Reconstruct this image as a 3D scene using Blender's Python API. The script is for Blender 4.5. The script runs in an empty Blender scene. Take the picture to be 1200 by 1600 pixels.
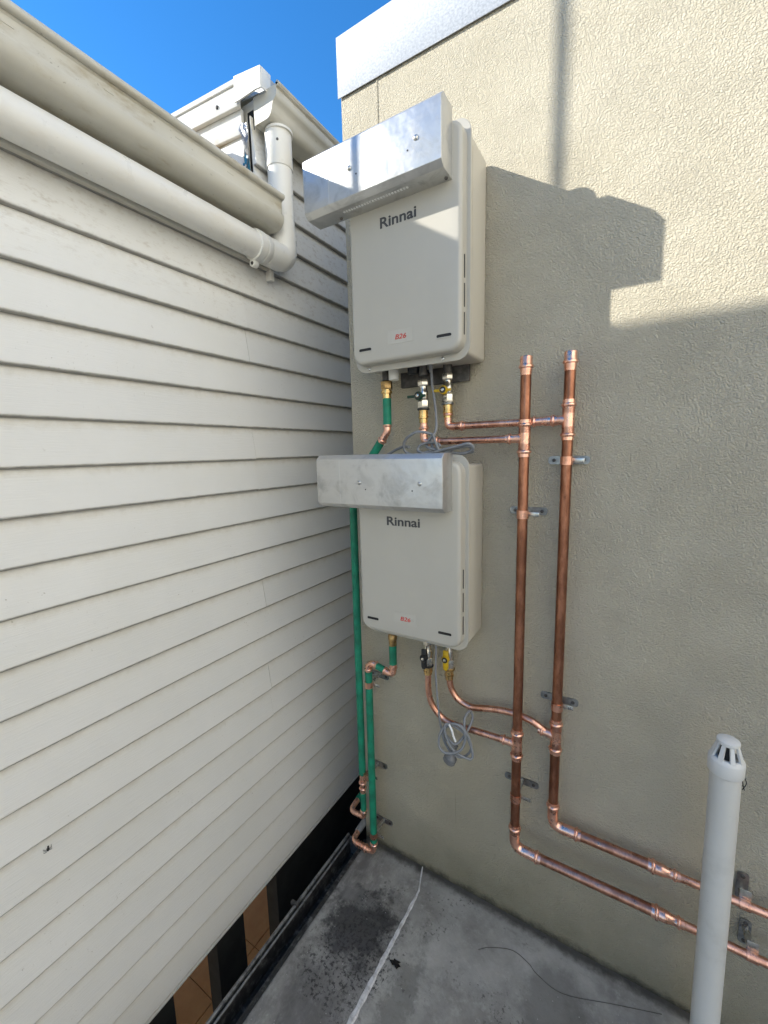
import bpy, bmesh, math, random
from mathutils import Vector, Matrix
random.seed(7)
PI = math.pi
scene = bpy.context.scene
col = scene.collection

# ------------------------------------------------------------------ camera, sky, sun, exposure
cam_d = bpy.data.cameras.new('camera')
cam = bpy.data.objects.new('camera', cam_d); col.objects.link(cam)
Rr, Rd, Rf = (0.85479, 0.51842, -0.02385), (0.05471, -0.13572, -0.98924), (-0.51608, 0.84428, -0.14438)
cam.matrix_world = Matrix(((Rr[0], -Rd[0], -Rf[0], 0), (Rr[1], -Rd[1], -Rf[1], 0), (Rr[2], -Rd[2], -Rf[2], 0), (0, 0, 0, 1)))
cam_d.sensor_fit = 'VERTICAL'; cam_d.sensor_height = 36.0
cam_d.lens = 645.9 / 1600 * 36.0
cam_d.clip_start = 0.02; cam_d.clip_end = 2000
scene.camera = cam

SUN_FROM = Vector((-0.467, -0.26, 0.295)).normalized()
elev = math.asin(SUN_FROM.z)
azim = math.atan2(SUN_FROM.x, SUN_FROM.y) % (2 * PI)
world = bpy.data.worlds.new('World'); scene.world = world; world.use_nodes = True
wn = world.node_tree; wn.nodes.clear()
sky = wn.nodes.new('ShaderNodeTexSky'); sky.sky_type = 'NISHITA'; sky.sun_disc = False
sky.sun_elevation = elev; sky.sun_rotation = azim
sky.air_density = 1.0; sky.dust_density = 0.0; sky.ozone_density = 5.0; sky.altitude = 0
bg = wn.nodes.new('ShaderNodeBackground'); bg.inputs['Strength'].default_value = 0.132
wo = wn.nodes.new('ShaderNodeOutputWorld')
hs = wn.nodes.new('ShaderNodeHueSaturation'); hs.inputs['Saturation'].default_value = 1.22
wn.links.new(sky.outputs[0], hs.inputs['Color']); wn.links.new(hs.outputs[0], bg.inputs[0]); wn.links.new(bg.outputs[0], wo.inputs[0])
sun_d = bpy.data.lights.new('sun', 'SUN'); sun_d.energy = 3.6; sun_d.angle = math.radians(0.53); sun_d.color = (1.0, 0.95, 0.86)
sun = bpy.data.objects.new('sun', sun_d); col.objects.link(sun)
sun.rotation_euler = (-SUN_FROM).to_track_quat('-Z', 'Y').to_euler()
scene.view_settings.view_transform = 'Standard'; scene.view_settings.look = 'None'
scene.view_settings.exposure = 1.15; scene.view_settings.gamma = 1.0; scene.view_settings.use_curve_mapping = False

# ------------------------------------------------------------------ material helpers
class NT:
    def __init__(s, name):
        s.m = bpy.data.materials.new(name); s.m.use_nodes = True; s.t = s.m.node_tree
        s.b = s.t.nodes['Principled BSDF']; s._pos = None
    def new(s, t, **k):
        n = s.t.nodes.new(t)
        for a, v in k.items(): setattr(n, a, v)
        return n
    def put(s, sock, v):
        if hasattr(v, 'links'): s.t.links.new(v, sock)
        elif isinstance(v, (tuple, list)): sock.default_value = tuple(v) + ((1,) if len(v) == 3 and len(sock.default_value) == 4 else ())
        else: sock.default_value = v
    def pos(s):
        if s._pos is None: s._pos = s.new('ShaderNodeNewGeometry').outputs['Position']
        return s._pos
    def mapped(s, scale, vec=None, loc=(0, 0, 0)):
        n = s.new('ShaderNodeMapping'); s.put(n.inputs[0], vec or s.pos()); s.put(n.inputs['Scale'], scale); s.put(n.inputs['Location'], loc); return n.outputs[0]
    def noise(s, scale, detail=4, rough=.55, vec=None, dist=0):
        n = s.new('ShaderNodeTexNoise'); s.put(n.inputs['Vector'], vec or s.pos()); s.put(n.inputs['Scale'], scale)
        s.put(n.inputs['Detail'], detail); s.put(n.inputs['Roughness'], rough); s.put(n.inputs['Distortion'], dist); return n.outputs[0]
    def voro(s, scale, vec=None, feature='F1', rand=1.0):
        n = s.new('ShaderNodeTexVoronoi', feature=feature); s.put(n.inputs['Vector'], vec or s.pos()); s.put(n.inputs['Scale'], scale); s.put(n.inputs['Randomness'], rand); return n.outputs[0]
    def ramp(s, f, a, b, lo=0., hi=1.):
        n = s.new('ShaderNodeMapRange'); n.interpolation_type = 'SMOOTHSTEP'; s.put(n.inputs[0], f); s.put(n.inputs[1], a); s.put(n.inputs[2], b); s.put(n.inputs[3], lo); s.put(n.inputs[4], hi); return n.outputs[0]
    def math(s, op, a, b=0.):
        n = s.new('ShaderNodeMath', operation=op); s.put(n.inputs[0], a); s.put(n.inputs[1], b); return n.outputs[0]
    def mix(s, f, a, b):
        n = s.new('ShaderNodeMix', data_type='RGBA'); s.put(n.inputs[0], f); s.put(n.inputs[6], a); s.put(n.inputs[7], b); return n.outputs[2]
    def xyz(s):
        n = s.new('ShaderNodeSeparateXYZ'); s.put(n.inputs[0], s.pos()); return n.outputs
    def bump(s, h, strength=.5, dist=.002, normal=None):
        n = s.new('ShaderNodeBump'); s.put(n.inputs['Height'], h); n.inputs['Strength'].default_value = strength; n.inputs['Distance'].default_value = dist
        if normal is not None: s.put(n.inputs['Normal'], normal)
        return n.outputs[0]
    def done(s, color, rough=.5, metal=0., normal=None, **k):
        s.put(s.b.inputs['Base Color'], color); s.put(s.b.inputs['Roughness'], rough); s.put(s.b.inputs['Metallic'], metal)
        if normal is not None: s.put(s.b.inputs['Normal'], normal)
        for a, v in k.items(): s.put(s.b.inputs[a.replace('_', ' ')], v)
        return s.m

M = {}
def simple(name, c, rough=.5, metal=0., var=.12, scale=40, bump=.0, **k):
    n = NT(name); f = n.noise(scale, 4)
    d = tuple(max(0, x * (1 - var)) for x in c); l = tuple(min(1, x * (1 + var)) for x in c)
    nb = n.bump(n.noise(scale * 6, 3), bump, .001) if bump else None
    M[name] = n.done(n.mix(n.ramp(f, .3, .7), d, l), n.ramp(n.noise(scale * .6, 3), .3, .7, max(.03, rough - .08), rough + .08), metal, nb, **k)

# rendered (roll-textured) wall
n = NT('render_wall'); x, y, z = n.xyz()
warp = n.noise(60, 2)
vv = n.new('ShaderNodeVectorMath', operation='ADD'); n.put(vv.inputs[0], n.pos())
sc_ = n.new('ShaderNodeVectorMath', operation='SCALE'); nn = n.new('ShaderNodeTexNoise'); n.put(nn.inputs['Vector'], n.pos()); n.put(nn.inputs['Scale'], 70)
n.put(sc_.inputs[0], nn.outputs['Color']); sc_.inputs['Scale'].default_value = .004; n.put(vv.inputs[1], sc_.outputs[0])
h1 = n.ramp(n.noise(242, 2.2, .52, vv.outputs[0]), .29, .70)
h2 = n.noise(560, 3)
h3 = n.ramp(n.noise(120, 3, .6), .3, .7)
h = n.math('ADD', n.math('ADD', h1, n.math('MULTIPLY', h2, .55)), n.math('MULTIPLY', h3, .25))
h = n.math('MULTIPLY', h, n.ramp(n.noise(7, 4, .6), .3, .7, .85, 1.12)); nb = n.bump(h, 1.0, .0039); nb = n.bump(n.noise(9, 3), .10, .010, nb)
streak = n.ramp(n.noise(1, 5, .65, n.mapped((16, 16, 1.6))), .56, .78)
base = n.mix(n.ramp(n.noise(3.2, 5, .6), .3, .72), (.54, .49, .37), (.585, .535, .415))
base = n.mix(n.math('MULTIPLY', n.ramp(n.noise(14, 5, .65), .55, .8), .25), base, (.47, .43, .34))
base = n.mix(n.math('MULTIPLY', streak, .09), base, (.30, .27, .19))
stain_falloff = n.ramp(n.math('ADD', z, n.math('MULTIPLY', n.noise(3, 5, .6), .5)), -.75, -1.35)
base = n.mix(n.math('MULTIPLY', stain_falloff, .38), base, (.29, .265, .18))                        # broad staining that also paints in light falloff toward the slab
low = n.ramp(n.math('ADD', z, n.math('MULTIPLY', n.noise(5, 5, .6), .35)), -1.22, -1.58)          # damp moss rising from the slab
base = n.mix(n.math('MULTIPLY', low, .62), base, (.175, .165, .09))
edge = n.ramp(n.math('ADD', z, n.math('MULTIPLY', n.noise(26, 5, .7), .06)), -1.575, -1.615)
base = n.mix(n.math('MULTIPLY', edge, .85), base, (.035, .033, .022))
crk = n.ramp(n.voro(2.3, n.mapped((1, 1, .55)), 'DISTANCE_TO_EDGE'), .0045, .001)
base = n.mix(n.math('MULTIPLY', n.math('MULTIPLY', crk, n.ramp(n.noise(2.2, 3), .56, .66)), .35), base, (.2, .18, .13))
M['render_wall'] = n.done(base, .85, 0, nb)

# vinyl weatherboards
def boards(name, a, b, stain):
    n = NT(name); x, y, z = n.xyz()
    g = n.noise(1, 4, .6, n.mapped((300, 14, 260)), .6)
    nb = n.bump(g, .6, .0014); nb = n.bump(n.noise(3.5, 2), .12, .02, nb)
    c = n.mix(n.ramp(n.noise(2.4, 5, .6), .3, .7), a, b)
    st = n.math('MULTIPLY', n.ramp(n.noise(1, 5, .7, n.mapped((55, 34, 75))), .5, .72), n.ramp(n.math('ADD', z, n.math('MULTIPLY', n.noise(5, 4), .25)), .52, .80))
    c = n.mix(n.math('MULTIPLY', st, stain), c, (.33, .25, .15))
    sp = n.ramp(n.noise(150, 2, .5), .70, .74)
    c = n.mix(n.math('MULTIPLY', n.math('MULTIPLY', sp, n.ramp(n.noise(6, 3), .5, .62)), .45), c, (.2, .16, .1))
    rnd = n.new('ShaderNodeObjectInfo').outputs['Random']
    c = n.mix(n.math('MULTIPLY', rnd, .30), c, tuple(v * .84 for v in b))
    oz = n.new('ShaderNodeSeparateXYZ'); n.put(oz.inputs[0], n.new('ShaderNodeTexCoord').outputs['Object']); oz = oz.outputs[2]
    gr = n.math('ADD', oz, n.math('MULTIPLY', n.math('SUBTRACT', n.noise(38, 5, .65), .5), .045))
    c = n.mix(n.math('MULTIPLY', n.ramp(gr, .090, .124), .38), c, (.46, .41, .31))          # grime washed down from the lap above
    c = n.mix(n.math('MULTIPLY', n.ramp(n.math('ADD', oz, n.math('MULTIPLY', n.math('SUBTRACT', n.noise(30, 4, .6), .5), .006)), .0080, .0020), .72), c, (.13, .12, .095))           # drip-edge dirt, darkened to paint in the lap shadow line
    M[name] = n.done(c, .48, 0, nb)
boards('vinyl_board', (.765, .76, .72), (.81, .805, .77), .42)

def paint(name, a, b, stain_c, amt, sc=9, rough=.45, grain=.15):
    n = NT(name)
    c = n.mix(n.ramp(n.noise(3, 5, .6), .3, .7), a, b)
    st = n.ramp(n.noise(1, 6, .7, n.mapped((sc * 1.6, sc * .6, sc * 1.6))), .50, .78)
    c = n.mix(n.math('MULTIPLY', st, amt), c, stain_c)
    fl = n.ramp(n.noise(110, 3, .6), .66, .72)
    c = n.mix(n.math('MULTIPLY', n.math('MULTIPLY', fl, n.ramp(n.noise(4, 3), .48, .6)), .5), c, tuple(v * .45 for v in stain_c))
    M[name] = n.done(c, n.ramp(n.noise(20, 4), .3, .7, rough - .08, rough + .12), 0, n.bump(n.noise(70, 4), grain, .001))
paint('gutter_paint', (.53, .505, .42), (.61, .59, .515), (.33, .26, .13), .95, 7)
paint('fascia_paint', (.62, .59, .5), (.7, .67, .59), (.42, .35, .22), .5)
paint('white_trim', (.72, .70, .63), (.78, .76, .7), (.5, .43, .3), .4)
paint('pvc_pipe', (.79, .775, .715), (.83, .82, .77), (.52, .45, .32), .35, 5, .34, .06)
paint('cap_white', (.60, .60, .575), (.66, .66, .635), (.4, .38, .33), .15, 6, .4, .06)
paint('vent_pvc', (.56, .555, .52), (.61, .605, .57), (.3, .29, .25), .30, 6, .42, .06)

# galvanised capping
n = NT('zinc_capping')
c = n.mix(n.ramp(n.noise(150, 5, .7), .32, .68), (.30, .325, .35), (.46, .48, .505))
c = n.mix(n.math('MULTIPLY', n.ramp(n.noise(9, 6, .7), .5, .75), .5), c, (.52, .54, .56))
M['zinc_capping'] = n.done(c, n.ramp(n.noise(40, 4), .3, .7, .5, .7), .08, n.bump(n.noise(160, 3), .25, .0008))

# stainless deflector
n = NT('stainless')
g = n.noise(1, 3, .5, n.mapped((9, 900, 900)))
sm = n.ramp(n.noise(13, 5, .62, None, .8), .45, .75)
c = n.mix(n.math('MULTIPLY', sm, .6), (.60, .60, .585), (.34, .34, .325))
r = n.math('ADD', n.ramp(g, .35, .65, .31, .37), n.math('MULTIPLY', sm, .14))
nb = n.bump(n.noise(5.5, 4, .55), .7, .014); nb = n.bump(g, .05, .0004, nb)
M['stainless'] = n.done(c, n.math('ADD', r, .13), .85, nb, Coat_Weight=.45, Coat_Roughness=.10)

simple('heater_paint', (.455, .435, .378), .36, .0, .03, 3, .04, Coat_Weight=.15, Coat_Roughness=.3)
simple('case_paint', (.505, .475, .405), .42, .0, .03, 3, .04)
simple('bounce_wall_paint', (.88, .815, .695), .7, 0, .05)
simple('dark_gap', (.012, .012, .012), .7)
simple('logo_grey', (.055, .057, .06), .5)
simple('red_print', (.55, .035, .03), .5)
simple('sticker', (.478, .46, .402), .35, 0, .02)
simple('steel', (.52, .52, .50), .32, 1., .2, 90)
simple('galv', (.30, .315, .32), .42, 1., .25, 60)
simple('rust_steel', (.10, .095, .09), .55, .6, .35, 50)
simple('brass', (.66, .46, .20), .27, 1., .2, 60)
simple('old_brass', (.40, .27, .12), .36, 1., .35, 60)
simple('nickel', (.66, .63, .55), .22, 1., .15, 60)
simple('green_lagging', (.005, .19, .108), .62, 0, .28, 22, .3)
simple('cable_grey', (.215, .225, .235), .5, 0, .08)
simple('plug_grey', (.16, .165, .17), .5, 0, .12)
simple('yellow_plastic', (.62, .40, .012), .4, 0, .12)
simple('green_plastic', (.006, .05, .028), .38, 0, .15)
simple('black_plastic', (.015, .016, .017), .4, 0, .15)
simple('white_plastic', (.7, .69, .64), .4, 0, .06)
simple('tie_white_slot_light', (.78, .78, .76), .4)
simple('roof_metal', (.42, .42, .40), .5, .3, .1, 5)
simple('soil', (.05, .045, .035), .95, 0, .4, 6)
simple('insect_black', (.012, .011, .012), .4)
simple('leaf_dead', (.02, .018, .016), .8, 0, .3)
simple('twig', (.10, .095, .085), .8, 0, .3)
simple('blue_sarking', (.02, .16, .26), .4)
simple('post_dark', (.016, .017, .018), .7, 0, .3, 12, .3)
n = NT('foil'); M['foil'] = n.done(n.mix(n.ramp(n.noise(60, 4), .35, .65), (.75, .75, .75), (.45, .46, .48)), .32, .85, n.bump(n.noise(90, 4), .8, .004))

def copper(name, bright, brown, dark, bias, rough):
    n = NT(name)
    a = n.ramp(n.noise(1, 5, .65, n.mapped((32, 32, 11))), .38 + bias, .62 + bias)
    c = n.mix(a, brown, bright)
    k = n.math('MULTIPLY', n.ramp(n.noise(1, 5, .7, n.mapped((85, 85, 40))), .56, .74), .5)
    c = n.mix(k, c, dark)
    M[name] = n.done(c, n.math('ADD', n.ramp(n.noise(70, 4), .3, .7, rough - .07, rough + .08), n.math('MULTIPLY', k, .15)), 1., n.bump(n.noise(130, 3), .12, .0006))
copper('copper_fitting', (.93, .55, .42), (.78, .42, .30), (.33, .13, .07), -.06, .30)
copper('copper_pipe', (.455, .21, .13), (.265, .118, .072), (.11, .05, .032), .03, .36)
copper('copper_low', (.62, .32, .22), (.40, .19, .125), (.20, .085, .055), .0, .34)
copper('copper_branch', (.80, .45, .33), (.58, .29, .20), (.30, .13, .075), 0, .32)

# slab
n = NT('slab_concrete'); x, y, z = n.xyz()
c = n.mix(n.ramp(n.noise(4.5, 7, .65), .3, .7), (.245, .24, .225), (.48, .475, .45))
c = n.mix(n.math('MULTIPLY', n.ramp(n.noise(38, 5, .7), .5, .72), .5), c, (.52, .52, .50))
def blob(cx, cy, rx, ry, sc=9, w=.55):
    dx = n.math('DIVIDE', n.math('SUBTRACT', x, cx), rx); dy = n.math('DIVIDE', n.math('SUBTRACT', y, cy), ry)
    d = n.math('SQRT', n.math('ADD', n.math('MULTIPLY', dx, dx), n.math('MULTIPLY', dy, dy)))
    d = n.math('ADD', d, n.math('MULTIPLY', n.math('SUBTRACT', n.noise(sc, 7, .7), .5), w * 2.4))
    return n.ramp(d, 1.0, .55)
c = n.mix(n.math('MULTIPLY', blob(-.74, 1.0, .16, .15, 15, .8), .9), c, (.036, .036, .040))
c = n.mix(n.math('MULTIPLY', blob(-.73, .76, .15, .22, 12, .7), .40), c, (.10, .098, .115))
c = n.mix(n.math('MULTIPLY', blob(-.80, 1.06, .10, .045, 17), .45), c, (.38, .38, .37))
c = n.mix(n.math('MULTIPLY', blob(-.52, .78, .06, .30, 16, .9), .5), c, (.10, .105, .095))
lf = n.ramp(n.math('ADD', x, n.math('MULTIPLY', n.noise(20, 4), .03)), -.595, -.625)
sk = n.ramp(n.noise(1, 8, .72, n.mapped((17, 7, 9))), .42, .66)
c = n.mix(n.math('MULTIPLY', n.math('MULTIPLY', lf, sk), .46), c, (.065, .065, .068))
sp = n.math('MULTIPLY', n.ramp(n.noise(75, 6, .75), .50, .58), blob(-.72, .90, .17, .22, 10, .8))
c = n.mix(n.math('MULTIPLY', sp, .85), c, (.022, .022, .024))
wt = n.ramp(n.noise(1, 6, .7, n.mapped((10, 22, 9))), .54, .74)
c = n.mix(n.math('MULTIPLY', wt, .42), c, (.15, .147, .135))
c = n.mix(n.math('MULTIPLY', blob(-.12, 1.06, .12, .18, 7), .55), c, (.10, .098, .088))
c = n.mix(n.math('MULTIPLY', blob(.0, .85, .14, .12, 7), .5), c, (.31, .32, .34))
c = n.mix(n.math('MULTIPLY', n.math('MULTIPLY', n.ramp(n.noise(95, 4, .6), .57, .66), n.ramp(n.noise(7, 3), .50, .64)), .7), c, (.045, .044, .042))
c = n.mix(n.ramp(n.voro(46), .075, .045), c, (.5, .5, .49))
ed = n.ramp(n.math('ADD', x, n.math('MULTIPLY', n.noise(30, 5, .7), .03)), -.868, -.885)
c = n.mix(n.math('MULTIPLY', ed, .7), c, (.06, .06, .06))
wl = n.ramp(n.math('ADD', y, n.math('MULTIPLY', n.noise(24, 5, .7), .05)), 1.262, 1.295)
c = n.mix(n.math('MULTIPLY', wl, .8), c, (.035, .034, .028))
nb = n.bump(n.noise(60, 6, .7), .5, .003); nb = n.bump(n.noise(300, 3), .3, .001, nb)
M['slab_concrete'] = n.done(c, n.ramp(n.noise(12, 5), .35, .7, .55, .85), 0, nb)
n = NT('sealant'); M['sealant'] = n.done(n.mix(n.ramp(n.noise(45, 6, .7), .42, .66), (.66, .67, .68), (.42, .42, .42)), .6, 0, n.bump(n.noise(80, 5), .6, .004))
n = NT('gutter_dark'); M['gutter_dark'] = n.done(n.mix(n.ramp(n.noise(34, 6, .7), .48, .72), (.030, .032, .034), (.16, .165, .165)), n.ramp(n.noise(30, 4), .3, .7, .35, .7), .35, n.bump(n.noise(60, 4), .4, .002))
n = NT('gutter_rim'); M['gutter_rim'] = n.done(n.mix(n.ramp(n.noise(28, 6, .7), .42, .66), (.26, .27, .275), (.09, .09, .09)), .42, .6)
n = NT('floor_tile'); M['floor_tile'] = n.done(n.mix(n.ramp(n.noise(9, 5, .6), .3, .7), (.50, .262, .062), (.58, .32, .085)), .55)

# ------------------------------------------------------------------ mesh helpers
def build(name, bm, mat, parent=None, smooth=40, bevel=0, seg=2):
    if bevel:
        bmesh.ops.remove_doubles(bm, verts=bm.verts, dist=1e-6)
        es = [e for e in bm.edges if len(e.link_faces) == 2 and e.calc_face_angle(0) > .5]
        bmesh.ops.bevel(bm, geom=es, offset=bevel, segments=seg, profile=.5, affect='EDGES', clamp_overlap=True)
    bmesh.ops.recalc_face_normals(bm, faces=bm.faces)
    me = bpy.data.meshes.new(name); bm.to_mesh(me); bm.free()
    me.materials.append(M[mat])
    if smooth:
        for p in me.polygons: p.use_smooth = True
        me.set_sharp_from_angle(angle=math.radians(smooth))
    o = bpy.data.objects.new(name, me); col.objects.link(o)
    if parent: o.parent = parent
    return o
def tag(o, label=None, cat=None, group=None, kind=None):
    if label: o['label'] = label
    if cat: o['category'] = cat
    if group: o['group'] = group
    if kind: o['kind'] = kind
    return o
def empty(name, loc, label, cat, group=None):
    o = bpy.data.objects.new(name, None); o.location = loc; col.objects.link(o); o.empty_display_size = .05
    return tag(o, label, cat, group)
def B(): return bmesh.new()
def box(bm, x0, x1, y0, y1, z0, z1):
    v = [bm.verts.new(p) for p in ((x0, y0, z0), (x1, y0, z0), (x1, y1, z0), (x0, y1, z0), (x0, y0, z1), (x1, y0, z1), (x1, y1, z1), (x0, y1, z1))]
    for f in ((0, 3, 2, 1), (4, 5, 6, 7), (0, 1, 5, 4), (1, 2, 6, 5), (2, 3, 7, 6), (3, 0, 4, 7)): bm.faces.new([v[i] for i in f])
    return bm
def prism(bm, poly, axis, a, b):
    """poly: 2-D outline; axis 'y': (x,z), 'x': (y,z), 'z': (x,y)"""
    def P(p, t): return (p[0], t, p[1]) if axis == 'y' else (t, p[0], p[1]) if axis == 'x' else (p[0], p[1], t)
    A = [bm.verts.new(P(p, a)) for p in poly]; C = [bm.verts.new(P(p, b)) for p in poly]; k = len(poly)
    bm.faces.new(A); bm.faces.new(C[::-1])
    for i in range(k): bm.faces.new((A[i], C[i], C[(i + 1) % k], A[(i + 1) % k]))
    return bm
def tube(bm, pts, r, seg=16, cap=True):
    pts = [Vector(p) for p in pts]; k = len(pts); rs = r if isinstance(r, (list, tuple)) else [r] * k
    T = []
    for i in range(k):
        d = (pts[min(i + 1, k - 1)] - pts[max(i - 1, 0)])
        T.append(d.normalized() if d.length > 1e-9 else T[-1])
    u = T[0].orthogonal().normalized(); rings = []
    for i in range(k):
        u = (u - T[i] * u.dot(T[i])).normalized(); w = T[i].cross(u)
        rings.append([bm.verts.new(pts[i] + (u * math.cos(2 * PI * j / seg) + w * math.sin(2 * PI * j / seg)) * rs[i]) for j in range(seg)])
    for i in range(k - 1):
        for j in range(seg): bm.faces.new((rings[i][j], rings[i][(j + 1) % seg], rings[i + 1][(j + 1) % seg], rings[i + 1][j]))
    if cap: bm.faces.new(rings[0][::-1]); bm.faces.new(rings[-1])
    return bm
def rounded(pts, rad, k=7):
    """fillet the corners of a polyline"""
    pts = [Vector(p) for p in pts]; out = [pts[0]]
    for i in range(1, len(pts) - 1):
        a, b, c = pts[i - 1], pts[i], pts[i + 1]; d1 = (a - b); d2 = (c - b)
        ang = d1.angle(d2); t = min(rad / math.tan(ang / 2), d1.length * .49, d2.length * .49)
        p, q = b + d1.normalized() * t, b + d2.normalized() * t
        for j in range(k + 1):
            s = j / k; out.append((1 - s) ** 2 * p + 2 * s * (1 - s) * b + s * s * q)
    out.append(pts[-1]); return out
def catmull(pts, k=6):
    pts = [Vector(p) for p in pts]; P = [2 * pts[0] - pts[1]] + pts + [2 * pts[-1] - pts[-2]]; out = []
    for i in range(1, len(P) - 2):
        for j in range(k):
            t = j / k; a, b, c, d = P[i - 1], P[i], P[i + 1], P[i + 2]
            out.append(.5 * (2 * b + (c - a) * t + (2 * a - 5 * b + 4 * c - d) * t * t + (3 * b - a - 3 * c + d) * t ** 3))
    out.append(pts[-1]); return out
def lathe(bm, prof, base, axis=(0, 0, 1), seg=24):
    """prof: (distance along axis, radius)"""
    ax = Vector(axis).normalized(); u = ax.orthogonal().normalized(); w = ax.cross(u); base = Vector(base)
    rings = [[bm.verts.new(base + ax * t + (u * math.cos(2 * PI * j / seg) + w * math.sin(2 * PI * j / seg)) * max(r, 1e-5)) for j in range(seg)] for t, r in prof]
    for i in range(len(rings) - 1):
        for j in range(seg): bm.faces.new((rings[i][j], rings[i][(j + 1) % seg], rings[i + 1][(j + 1) % seg], rings[i + 1][j]))
    bm.faces.new(rings[0][::-1]); bm.faces.new(rings[-1]); return bm
def hexnut(bm, base, axis, h, r, n=6):
    return lathe(bm, [(0, r * .92), (h * .12, r), (h * .88, r), (h, r * .92)], base, axis, n)
def rrect(cx, cz, w, h, r, k=6):
    out = []
    for sx, sz, a0 in ((1, 1, 0), (-1, 1, 90), (-1, -1, 180), (1, -1, 270)):
        for j in range(k + 1):
            a = math.radians(a0 + 90 * j / k); out.append((cx + sx * (w / 2 - r) + r * math.cos(a), cz + sz * (h / 2 - r) + r * math.sin(a)))
    return out
def stack_rr(bm, layers, back=True, front=True):
    """layers: (y, cx, cz, w, h, r) rounded rectangles joined along y"""
    rings = [[bm.verts.new((p[0], y, p[1])) for p in rrect(cx, cz, w, h, r)] for y, cx, cz, w, h, r in layers]
    k = len(rings[0])
    for i in range(len(rings) - 1):
        for j in range(k): bm.faces.new((rings[i][j], rings[i][(j + 1) % k], rings[i + 1][(j + 1) % k], rings[i + 1][j]))
    if back: bm.faces.new(rings[0])
    if front: bm.faces.new(rings[-1][::-1])
    return bm
def text_obj(name, s, size, mat, parent, loc, extrude=.0006, offset=0., shear=0., width=None):
    cu = bpy.data.curves.new(name, 'FONT'); cu.body = s; cu.size = size; cu.extrude = extrude; cu.offset = offset; cu.shear = shear; cu.align_x = 'CENTER'
    t = bpy.data.objects.new(name, cu); col.objects.link(t); bpy.context.view_layer.update()
    me = bpy.data.meshes.new_from_object(t.evaluated_get(bpy.context.evaluated_depsgraph_get()))
    bpy.data.objects.remove(t); bpy.data.curves.remove(cu)
    xs = [v.co.x for v in me.vertices]; k = width / (max(xs) - min(xs)) if width else 1; mid = (max(xs) + min(xs)) / 2
    for v in me.vertices: v.co = Vector(((v.co.x - mid) * k, -v.co.z, v.co.y))
    me.name = name; me.materials.clear(); me.materials.append(M[mat])
    o = bpy.data.objects.new(name, me); col.objects.link(o); o.parent = parent; o.location = loc
    return o
def copy_tree(o, parent=None):
    kids = [c for c in ALL() if c.parent == o]
    c = o.copy(); col.objects.link(c); c.parent = parent
    for k in kids: copy_tree(k, c)
    return c
def ALL(): return list(col.objects)

# ------------------------------------------------------------------ ground, slab, sealant, edge gutter
XS = -.905            # left edge of slab
SL = -1.64            # slab level
tag(build('ground', box(B(), -40, 40, -40, 40, -3.9, -3.5), 'soil', smooth=0), 'dark ground below the slab and the house', kind='structure')
slab = tag(build('slab', box(B(), XS, 6, -6, 1.30, SL - .25, SL), 'slab_concrete', bevel=.006), 'weathered grey concrete slab with black mould stains', kind='structure')
bm = B(); L_, R_ = [], []
pts = [(-.640, 1.276, .004), (-.628, 1.235, .006), (-.613, 1.19, .006), (-.614, 1.12, .009), (-.616, 1.03, .0105), (-.618, .96, .011), (-.620, .88, .012), (-.622, .80, .014), (-.624, .72, .015), (-.63, .5, .016), (-.64, 0, .016), (-.66, -2, .016)]
fine = []
for a, b in zip(pts, pts[1:]):
    k = max(1, int((a[1] - b[1]) / .012)) if a[1] > .5 else 4
    for j in range(k):
        t = j / k; fine.append([a[i] + (b[i] - a[i]) * t for i in range(3)])
rows = []
for (cx, cy, w) in fine:
    w *= .72 * random.uniform(.72, 1.18); cx += random.uniform(-.0006, .0006)
    rows.append([bm.verts.new(p) for p in ((cx - w, cy, SL - .001), (cx - w * .6, cy, SL + .004), (cx + w * .55, cy, SL + .005), (cx + w, cy, SL - .001))])
for a, b in zip(rows, rows[1:]):
    for i in range(3): bm.faces.new((a[i], a[i + 1], b[i + 1], b[i]))
    bm.faces.new((a[3], a[0], b[0], b[3]))
build('sealant_strip', bm, 'sealant', slab)

t = empty('edge_gutter', (-.95, 0, SL), 'dark grimy metal gutter running along the slab edge', 'gutter')
t.location = (0, 0, 0)
bm = prism(B(), [(-.912, SL - .012), (-.915, SL - .012), (-.922, SL - .085), (-.972, SL - .085), (-.976, SL - .004), (-.979, SL - .004), (-.976, SL - .089), (-.918, SL - .089)], 'y', -6, 1.245)
build('trough', bm, 'gutter_dark', t)
bm = tube(B(), [(-.983, -6, SL - .002), (-.983, 1.25, SL - .002)], .0055, 10)
build('rim', bm, 'gutter_rim', t)
bm = tube(B(), [(-.968, -6, SL - .007), (-.968, 1.246, SL - .007)], .0042, 10)
build('rim', bm, 'gutter_rim', t)
bm = box(B(), -.976, -.912, 1.245, 1.250, SL - .089, SL - .006); build('end_cap', bm, 'gutter_rim', t)
bm = box(B(), -1.005, -.975, .915, .927, SL - .010, SL + .005); build('bracket', bm, 'rust_steel', t, bevel=.002)
bm = box(B(), XS - .004, XS + .012, -6, 1.26, SL - .05, SL + .004); build('slab_flashing', bm, 'gutter_dark', t, bevel=.002)

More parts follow.
